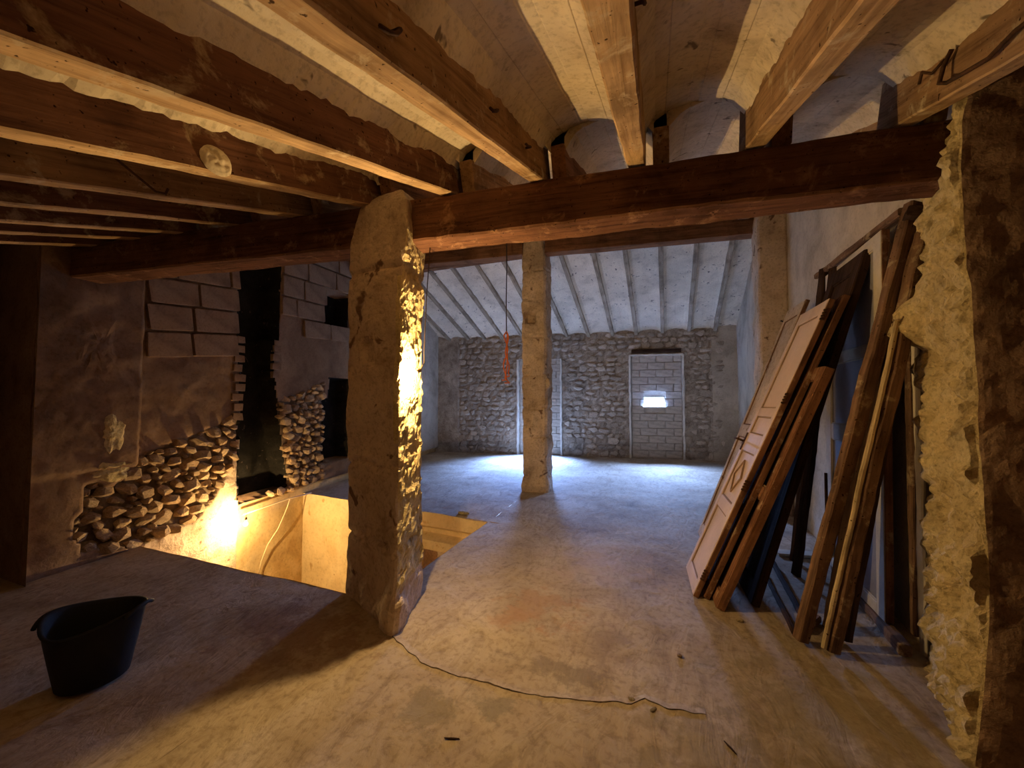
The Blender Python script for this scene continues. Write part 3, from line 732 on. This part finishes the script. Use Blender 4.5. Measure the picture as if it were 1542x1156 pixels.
# ------------------------------------------------------------------ iron hooks, nails, straps on joists
def on_joist(o, j):
    o.parent = j; o.matrix_local = j.matrix_world.inverted(); return o
bpy.context.view_layer.update()
def hook(j, x, y, z, L=.09):
    o = tube('hook', [(x - .02, y + .03, z + L * .6), (x + .022, y + .03, z + L * .6), (x + .03, y + .025, z + L * .5), (x + .032, y + .005, z + .01), (x + .03, y - .02, z - L * .1), (x + .028, y - .05, z - L * .25)], .006, W['rust'], n=6)
    on_joist(o, j)
jb = joists1[7]
hook(jb, -.63, .76, 2.40, .08); hook(jb, -.63, 1.40, 2.66, .06); hook(jb, -.63, 1.84, 2.79, .04)
hook(joists1[8], -.05, 1.05, 2.55, .07)
on_joist(tube('nail', [(-2.42, .93, 2.66), (-2.33, .96, 2.62), (-2.30, 1.12, 2.52), (-2.30, 1.16, 2.53), (-2.30, 1.17, 2.56)], .006, W['rust'], n=6), joists1[4])
on_joist(tube('nail', [(-2.42, .62, 2.56), (-2.34, .62, 2.56), (-2.33, .66, 2.50), (-2.33, .70, 2.53)], .006, W['rust'], n=6), joists1[4])
# round plaster patch on the reddish joist
vs, fs = [], []
M_ = Matrix.Translation((-1.818, 1.10, 2.555))
for i in range(9):
    for j in range(20):
        r_ = .062 * i / 8; a_ = 2 * math.pi * j / 20; yy = math.cos(a_) * r_ * 1.1; zz = math.sin(a_) * r_
        h = .016 * math.sqrt(max(0, 1 - (i / 8) ** 2)) + .01 * nz(yy, zz, 2, 50) - .002
        vs.append(M_ @ V((h, yy, zz)))
for i in range(8):
    for j in range(20):
        a_ = i * 20 + j; b_ = i * 20 + (j + 1) % 20; fs.append((a_, b_, b_ + 20, a_ + 20))
on_joist(mesh('plaster_patch', vs, fs, W['vault'], smooth=True), joists1[5])
# hanging rusty strap on the right-hand joist
o = tube('strap', [(1.105, 1.55, 2.66), (1.085, 1.68, 2.675), (1.08, 1.78, 2.67), (1.07, 1.88, 2.70), (1.07, 1.96, 2.73), (1.07, 2.0, 2.76), (1.08, 1.99, 2.82), (1.09, 1.96, 2.86)], .008, W['rust'], n=6); on_joist(o, joists1[10])
o = tube('strap', [(1.08, 1.98, 2.84), (1.06, 2.02, 2.82), (1.05, 2.06, 2.86), (1.06, 2.1, 2.84)], .006, W['rust'], n=6); on_joist(o, joists1[10])

# ------------------------------------------------------------------ bulbs and cables
def bulb(name, p, strength, label, wire, r=.03, axis=(0, 0, 1)):
    Mb = Matrix.Translation(p) @ V((0, 0, 1)).rotation_difference(V(axis)).to_matrix().to_4x4(); Mi = Mb.inverted()
    e = empty(name, Mb); tag(e, label, 'light bulb')
    bm = bmesh.new(); bmesh.ops.create_uvsphere(bm, u_segments=20, v_segments=12, radius=r)
    for v in bm.verts:
        if v.co.z > 0: v.co.x *= 1 - .45 * (v.co.z / r) ** 2; v.co.y *= 1 - .45 * (v.co.z / r) ** 2; v.co.z *= 1.35
    me = D.meshes.new('glass'); bm.to_mesh(me); bm.free(); me.materials.append(W['bulb_glass'])
    for pl in me.polygons: pl.use_smooth = True
    g = D.objects.new('glass', me); COL.objects.link(g); g.parent = e
    bm = bmesh.new(); bmesh.ops.create_icosphere(bm, subdivisions=2, radius=.0095)
    me = D.meshes.new('filament'); bm.to_mesh(me); bm.free(); me.materials.append(glow('filament_' + name, strength))
    g = D.objects.new('filament', me); COL.objects.link(g); g.parent = e
    tube('socket', [(0, 0, r * 1.25), (0, 0, r * 1.3 + .006), (0, 0, r * 1.3 + .035), (0, 0, r * 1.3 + .045)], [.011, .014, .014, .006], W['brass'], e, n=12)
    tube('wire', [(0, 0, r * 1.3 + .04)] + [tuple(Mi @ V(q)) for q in wire], .0035, W['cable_dark'], e, n=6)
    return e
bulb('light_bulb', (-1.540, 2.175, 1.655), BULB1, 'glowing bare bulb hanging against the front pillar', [(-1.50, 2.262, 1.75), (-1.515, 2.28, 1.82), (-1.50, 2.28, 2.2), (-1.46, 2.26, 2.56)], axis=(.35, .75, .55))
bulb('light_bulb', (-4.86, 3.40, -.07), BULB2, 'glowing bare bulb low in the stairwell on the left', [(-4.88, 3.42, .06), (-4.98, 3.50, .03)], axis=(-.3, .3, .9))
o = tube('conduit_pipe', [(-5.04, 3.49, -.0), (-5.08, 3.8, .012), (-5.10, 4.2, .03), (-5.04, 4.54, .045)], .011, W['conduit'])
tag(o, 'pale conduit pipe running from the stairwell bulb across the wall', 'pipe')
o = tube('loose_cable', [(-5.10, 4.22, .03), (-5.13, 4.21, -.08), (-5.14, 4.16, -.2), (-5.15, 4.08, -.37), (-5.16, 3.93, -.55), (-5.17, 3.85, -.75), (-5.17, 3.8, -1.0)], .007, W['conduit'])
tag(o, 'thin pale cable drooping below the stairwell conduit', 'cable')
e = empty('hanging_cable', Matrix.Translation((-2.13, 5.4, 3.9))); tag(e, 'orange cable loops on a dark cord hanging left of the middle pillar', 'cable')
tube('cord', [(0, 0, .12), (.005, 0, -.4), (-.005, 0, -.9), (0, 0, -1.42)], .009, W['cable_dark'], e)
for k, (a, b) in enumerate([(.025, -.02), (-.03, .02), (.01, .03)]):
    pts = [(0, 0, -1.38)]
    for i in range(1, 13):
        t_ = i / 12; pts.append((a * math.sin(t_ * 9 + k) * 1.0 + a * .5, b * math.sin(t_ * 5), -1.38 - t_ * (.62 + .05 * k)))
    pts.append((a + .03, b, -1.38 - .68 - .05 * k)); pts.append((a - .05, b, -1.38 - .7 - .04 * k))
    tube('loop', pts, .010, W['orange'], e, n=6)
# round black socket box on the pilaster
e = empty('wall_socket', Matrix.Translation((1.585, 5.88, 2.42))); tag(e, 'small round black socket on the right pilaster', 'socket')
tube('body', [(0, .06, 0), (0, -.06, 0)], .062, W['plastic_black'], e, n=16)
tube('rim', [(.062 * math.cos(i * math.pi / 8), -.062, .062 * math.sin(i * math.pi / 8)) for i in range(17)], .009, W['plastic_black'], e, n=6)
tube('bracket', [(-.02, -.05, .05), (-.09, -.05, .085)], .01, W['plastic_black'], e, n=6)

# ------------------------------------------------------------------ tub
def tub():
    e = empty('rubber_tub', Matrix.Translation((-2.84, 1.19, .01)) @ Matrix.Scale(.94, 4) @ Matrix.Rotation(.5, 4, 'Z')); tag(e, 'black rubber builder tub standing on the dark floor at left', 'bucket')
    n = 40
    prof = [(.0, .006), (.13, .0), (.15, .01), (.175, .15), (.195, .27), (.205, .345), (.214, .352), (.214, .364), (.200, .364), (.19, .345), (.165, .15), (.145, .022), (.0, .02)]
    vs, fs = [], []
    for (r, z) in prof:
        for j in range(n):
            a = 2 * math.pi * j / n; sq = 1 + .10 * math.cos(2 * a) * (z / .36)
            vs.append((r * math.cos(a) * sq, r * math.sin(a) * (2 - sq), z + .022 * math.cos(2 * a) * (z / .36) ** 2))
    for i in range(len(prof) - 1):
        for j in range(n):
            a = i * n + j; b = i * n + (j + 1) % n; fs.append((a, b, b + n, a + n))
    mesh('body', vs, fs, W['black_rubber'], e, smooth=True)
    for s in (-1, 1):
        pts = []
        for i in range(11):
            a = (i / 10 - .5) * .9; x = s * (.222 * math.cos(a)) * 1.08; y = .23 * math.sin(a)
            pts.append((x, y, s * .012 + .355 + .03 * math.cos((i / 10 - .5) * math.pi)))
        tube('handle', pts, .011, W['black_rubber'], e)
tub()

# ------------------------------------------------------------------ leaning doors and frames
def leaf_frame(bn, bf, tn):
    """local X = up the leaf, Y = width from near to far edge, Z = face away from the wall"""
    bn = V(bn); wv = V(bf) - bn; x = (V(tn) - bn); L = x.length; x.normalize()
    y = (wv - x * wv.dot(x)).normalized(); z = x.cross(y)
    M = Matrix((x, y, z)).transposed().to_4x4(); M.translation = bn
    return M, L, wv.length
def leaf(name, label, cat, bn, bf, tn, T, stile, paint, edge, panels, diamond=None, handle=None, hinges=(), group=None, sw=.075, moulding=True, rails_mat=None):
    M, L, Wd = leaf_frame(bn, bf, tn)
    e = empty(name, M); tag(e, label, cat, group)
    r = .002
    for (y0, y1) in ((0, sw), (Wd - sw, Wd)): box('stile', (0, L, y0, y1, 0, T), stile, e, ch=.003)
    zz = [0] + [q for p in panels for q in p] + [1]
    for i in range(0, len(zz), 2):
        if zz[i + 1] - zz[i] > .004: box('rail', (zz[i] * L, zz[i + 1] * L, sw + r, Wd - sw - r, .001, T - .001), rails_mat or stile, e, ch=.003)
    for k, (a, b) in enumerate(panels):
        x0, x1, y0, y1 = a * L, b * L, sw, Wd - sw
        box('panel', (x0, x1, y0, y1, T * .3, T * .62), paint, e, ch=.002)
        if moulding:
            m = .012
            vs, fs = [], []
            for bb in ((x0, x1, y0, y0 + m), (x0, x1, y1 - m, y1), (x0, x0 + m, y0 + m, y1 - m), (x1 - m, x1, y0 + m, y1 - m)):
                v2, f2 = box_geo(bb[0], bb[1], bb[2], bb[3], T * .6, T * .86, ch=.003); n0 = len(vs); vs += v2; fs += [[n0 + i for i in f] for f in f2]
            mesh('moulding', vs, fs, edge, e)
        if diamond == k:
            cx, cy = (x0 + x1) / 2, (y0 + y1) / 2; hx, hy = (x1 - x0) * .34, (y1 - y0) * .30
            P = [(cx + hx, cy), (cx, cy + hy), (cx - hx, cy), (cx, cy - hy)]; vs, fs = [], []
            for s1, s2 in ((1, .93), ):
                for (px, py) in P:
                    for s_ in (s1, s2):
                        for h in (T * .6, T * .95): vs.append((cx + (px - cx) * s_, cy + (py - cy) * s_, h))
            for i in range(4):
                a_, b_ = i * 4, ((i + 1) % 4) * 4
                fs += [(a_ + 1, b_ + 1, b_ + 3, a_ + 3), (a_, a_ + 1, b_ + 1, b_)[::-1], (a_ + 2, a_ + 3, b_ + 3, b_ + 2)]
            mesh('diamond_moulding', vs, fs, edge, e)
            P2 = [(cx + (px - cx) * .5, cy + (py - cy) * .5) for px, py in P]
            mesh('diamond_centre', [(px, py, T * .60) for px, py in P2] + [(px, py, T * .7) for px, py in P2], [(4, 5, 6, 7)] + [(i, (i + 1) % 4, 4 + (i + 1) % 4, 4 + i) for i in range(4)], paint, e)
    box('edge', (0.002, L - .002, -.012, -.0005, -.004, T - .004), W['dark'] if stile is W['dark'] else W['door_edge'], e, ch=.002)
    for hx in hinges:
        for q in range(4): box('hinge', (hx * L + q * .022, hx * L + q * .022 + .016, -.026, -.012, T - .016, T + .006), W['rust'], e, ch=.003)
    if handle is not None:
        hx, hy = handle[0] * L, handle[1]
        h = empty('handle'); h.parent = e; h.matrix_local = Matrix.Translation((hx, hy, T))
        box('plate', (-.08, .08, -.018, .018, 0, .006), W['rust'], h)
        tube('lever', [(0, 0, 0), (0, 0, .05), (0, .01, .055), (-.005, .10, .055)], .009, W['rust'], h)
    return e
leaf('door_leaf', 'pinkish painted panelled door leaf with diamond moulding, front of the leaning stack', 'door', (.26, 3.27, 0), (.25, 3.81, 0), (1.18, 3.33, 2.20), .035, W['pink'], W['pink'], W['pink_dark'],
     [(.04, .27), (.31, .485), (.55, .615), (.645, .955)], diamond=1, handle=(.515, .50), hinges=(.06, .37, .66, .93), sw=.07)
leaf('door_leaf', 'brown door leaf edge directly behind the pink painted leaf', 'door', (.335, 3.27, 0), (.325, 3.80, 0), (1.265, 3.33, 2.22), .035, W['door_edge'], W['door_edge'], W['door_edge'],
     [(.04, .27), (.31, .485), (.53, .955)], sw=.07)
leaf('door_leaf', 'shorter brown leaf with orange-lit edge and broken top', 'door', (.415, 3.13, 0), (.395, 3.95, 0), (1.10, 3.15, 1.70), .055, W['door_edge'], W['dark'], W['door_edge'],
     [(.05, .45), (.5, .95)], sw=.07)
leaf('door_leaf', 'tall near-black door leaf in the shade behind the brown ones', 'door', (.66, 3.28, 0), (.65, 3.80, 0), (1.44, 3.42, 2.55), .05, W['dark'], W['dark'], W['dark'],
     [(.05, .3), (.35, .6), (.65, .95)], sw=.1)
leaf('door_leaf', 'narrow brown-edged leaf peeking out left of the pink leaf', 'door', (.45, 4.35, 0), (.44, 4.85, 0), (1.38, 4.45, 2.45), .035, W['pillar'], W['pillar'], W['door_edge'],
     [(.05, .45), (.5, .95)], sw=.06)
# pale door leaf standing flat against the wall
leaf('door_leaf', 'large pale cream door leaf standing flat against the right wall', 'door', (1.38, 3.20, .07), (1.42, 4.22, .07), (1.44, 3.22, 2.62), .04, W['cream_paint'], W['cream_shaded'], W['cream_paint'],
     [(.03, .43), (.48, .68), (.71, .965)], sw=.11, moulding=True, rails_mat=W['cream_paint'])
e = empty('lock_case', Matrix.Translation((1.36, 4.13, .36))); tag(e, 'dark rusty lock case on the pale door leaf', 'lock')
box('case', (-.02, .0, -.04, .04, -.12, .1), W['rust'], e); tube('gap_shade', [(-.012, -.03, .1), (-.01, -.035, .5)], .012, W['rust'], e); box('keeper', (-.03, -.0, -.055, -.02, -.2, -.1), W['rust'], e)  # the thin rod stands in for the black shaded gap above the case
# window/door frame leaning at the front
def post(name, label, cat, p0, p1, w_, h, m, up=(-1, -.3, .3), amp=.006, group=None, seg=.05):
    return tag(bar(name, p0, p1, w_, h, m, up=up, seg=seg, ch=.008, amp=amp, z0=(0 if up[2] == 1 else -h / 2)), label, cat, group)
post('leaning_post', 'long rough brown post leaning to the wall, left of the pair', 'post', (.80, 2.88, .03), (1.44, 2.95, 2.66), .062, .075, W['post'], amp=.008)
post('leaning_post', 'long brown post with splintered pale edge, right of the pair', 'post', (.93, 2.83, .03), (1.455, 2.89, 2.46), .075, .065, W['post'], amp=.010)
o = post('splintered_strip', 'pale splintered wooden strip lying along the right post', 'plank', (.885, 2.80, .05), (1.30, 2.845, 1.95), .024, .03, W['post_pale'], amp=.0045, seg=.03)
post('leaning_post', 'dark narrow post tucked between right post and rubble pillar', 'post', (1.06, 2.97, .03), (1.475, 2.98, 2.4), .035, .05, W['dark'])
post('leaning_post', 'narrow near-black strip between the two leaning posts', 'post', (1.02, 3.12, .0), (1.445, 3.12, 2.5), .10, .03, W['dark'])  # near-black strip filling the dark stretch between the posts
post('cross_piece', 'short dark cross piece at the top of the left post', 'post', (1.40, 2.85, 2.58), (1.455, 3.10, 2.56), .06, .07, W['dark'])
post('leaning_post', 'dark thin post by the wall above the pink door, left one', 'post', (1.16, 4.30, 0), (1.45, 4.30, 2.70), .09, .04, W['dark'])
post('leaning_post', 'dark thin post by the wall above the pink door, right one', 'post', (1.08, 3.98, 0), (1.43, 4.02, 2.62), .09, .04, W['dark'])
post('wall_batten', 'dark vertical batten against the wall beside the rubble pillar', 'plank', (1.44, 3.10, .07), (1.465, 3.10, 2.3), .05, .025, W['post'], up=(-1, 0, 0))
post('wall_batten', 'pale painted casing board beside the dark batten', 'plank', (1.45, 3.03, .0), (1.47, 3.03, 2.4), .07, .022, W['cream_paint'], up=(-1, 0, 0))
post('top_rail', 'brown rail running along the wall above the leaning doors', 'plank', (1.43, 3.05, 2.635), (1.455, 4.5, 2.66), .035, .05, W['post'], up=(0, 0, 1))
# timbers lying on the floor, and last a pale strip standing for daylight
post('floor_timber_or_light', 'long squared sill timber on the floor along the wall', 'plank', (1.33, 2.96, .005), (1.42, 4.15, .005), .065, .065, W['post'], up=(0, 0, 1))
post('floor_timber_or_light', 'thin dark bar on the floor, left of the two under the posts', 'plank', (.79, 2.97, .0), (.84, 3.95, .0), .03, .035, W['dark'], up=(0, 0, 1))
post('floor_timber_or_light', 'thin dark bar on the floor, right of the two under the posts', 'plank', (.89, 3.10, .0), (.96, 4.15, .0), .035, .04, W['dark'], up=(0, 0, 1))
post('floor_timber_or_light', 'short wood stub on the floor between the post feet', 'plank', (.86, 3.02, .0), (.99, 3.20, .0), .04, .045, W['post'], up=(0, 0, 1))
post('floor_timber_or_light', 'pale strip standing for the daylit floor behind the leaning posts', 'plank', (1.05, 4.45, .0), (1.4, 4.5, .0), .14, .03, W['cream_paint'], up=(0, 0, 1))  # pale colour laid down as the patch of daylight on the floor

# ------------------------------------------------------------------ debris
def chip(p, s, rz, m, label, name='wood_chip', cat='debris'):
    me = blob_mesh('chip', m, random.random() * 9, 0, .4); o = D.objects.new(name, me); COL.objects.link(o)
    o.matrix_world = Matrix.Translation((p[0], p[1], fz(*p) + s[2] * .42)) @ Matrix.Rotation(rz, 4, 'Z') @ scale_m(*s); return tag(o, label, cat)
chip((-.87, 1.55), (.075, .008, .008), .35, W['dark'], 'dark splinter of wood on the floor, front left')
chip((.27, 1.93), (.07, .008, .008), -.9, W['dark'], 'dark splinter of wood on the floor, front right')
chip((.50, 3.02), (.05, .03, .02), .3, W['post_pale'], 'pale wood chip on the floor before the leaning doors')
chip((.10, 2.5), (.03, .03, .02), .3, W['stone'], 'small pebble on the open floor right of the stain', 'pebble')
chip((-.14, 2.06), (.035, .025, .012), .3, W['pillar_rubble'], 'lump of mortar at the end of the floor crack', 'mortar_lump')
chip((-.04, 2.03), (.04, .02, .01), 1.0, W['pillar_rubble'], 'flat mortar flake beside the floor crack', 'mortar_lump')
chip((-1.78, 4.02), (.16, .05, .04), -.1, W['pillar_rubble'], 'pale rubble piece on the far rim of the stair hole', 'rubble_piece') if False else None
chip((-2.38, 4.52), (.16, .07, .05), -.1, W['pillar_rubble'], 'pale rubble piece on the far rim of the stair hole', 'rubble_piece')
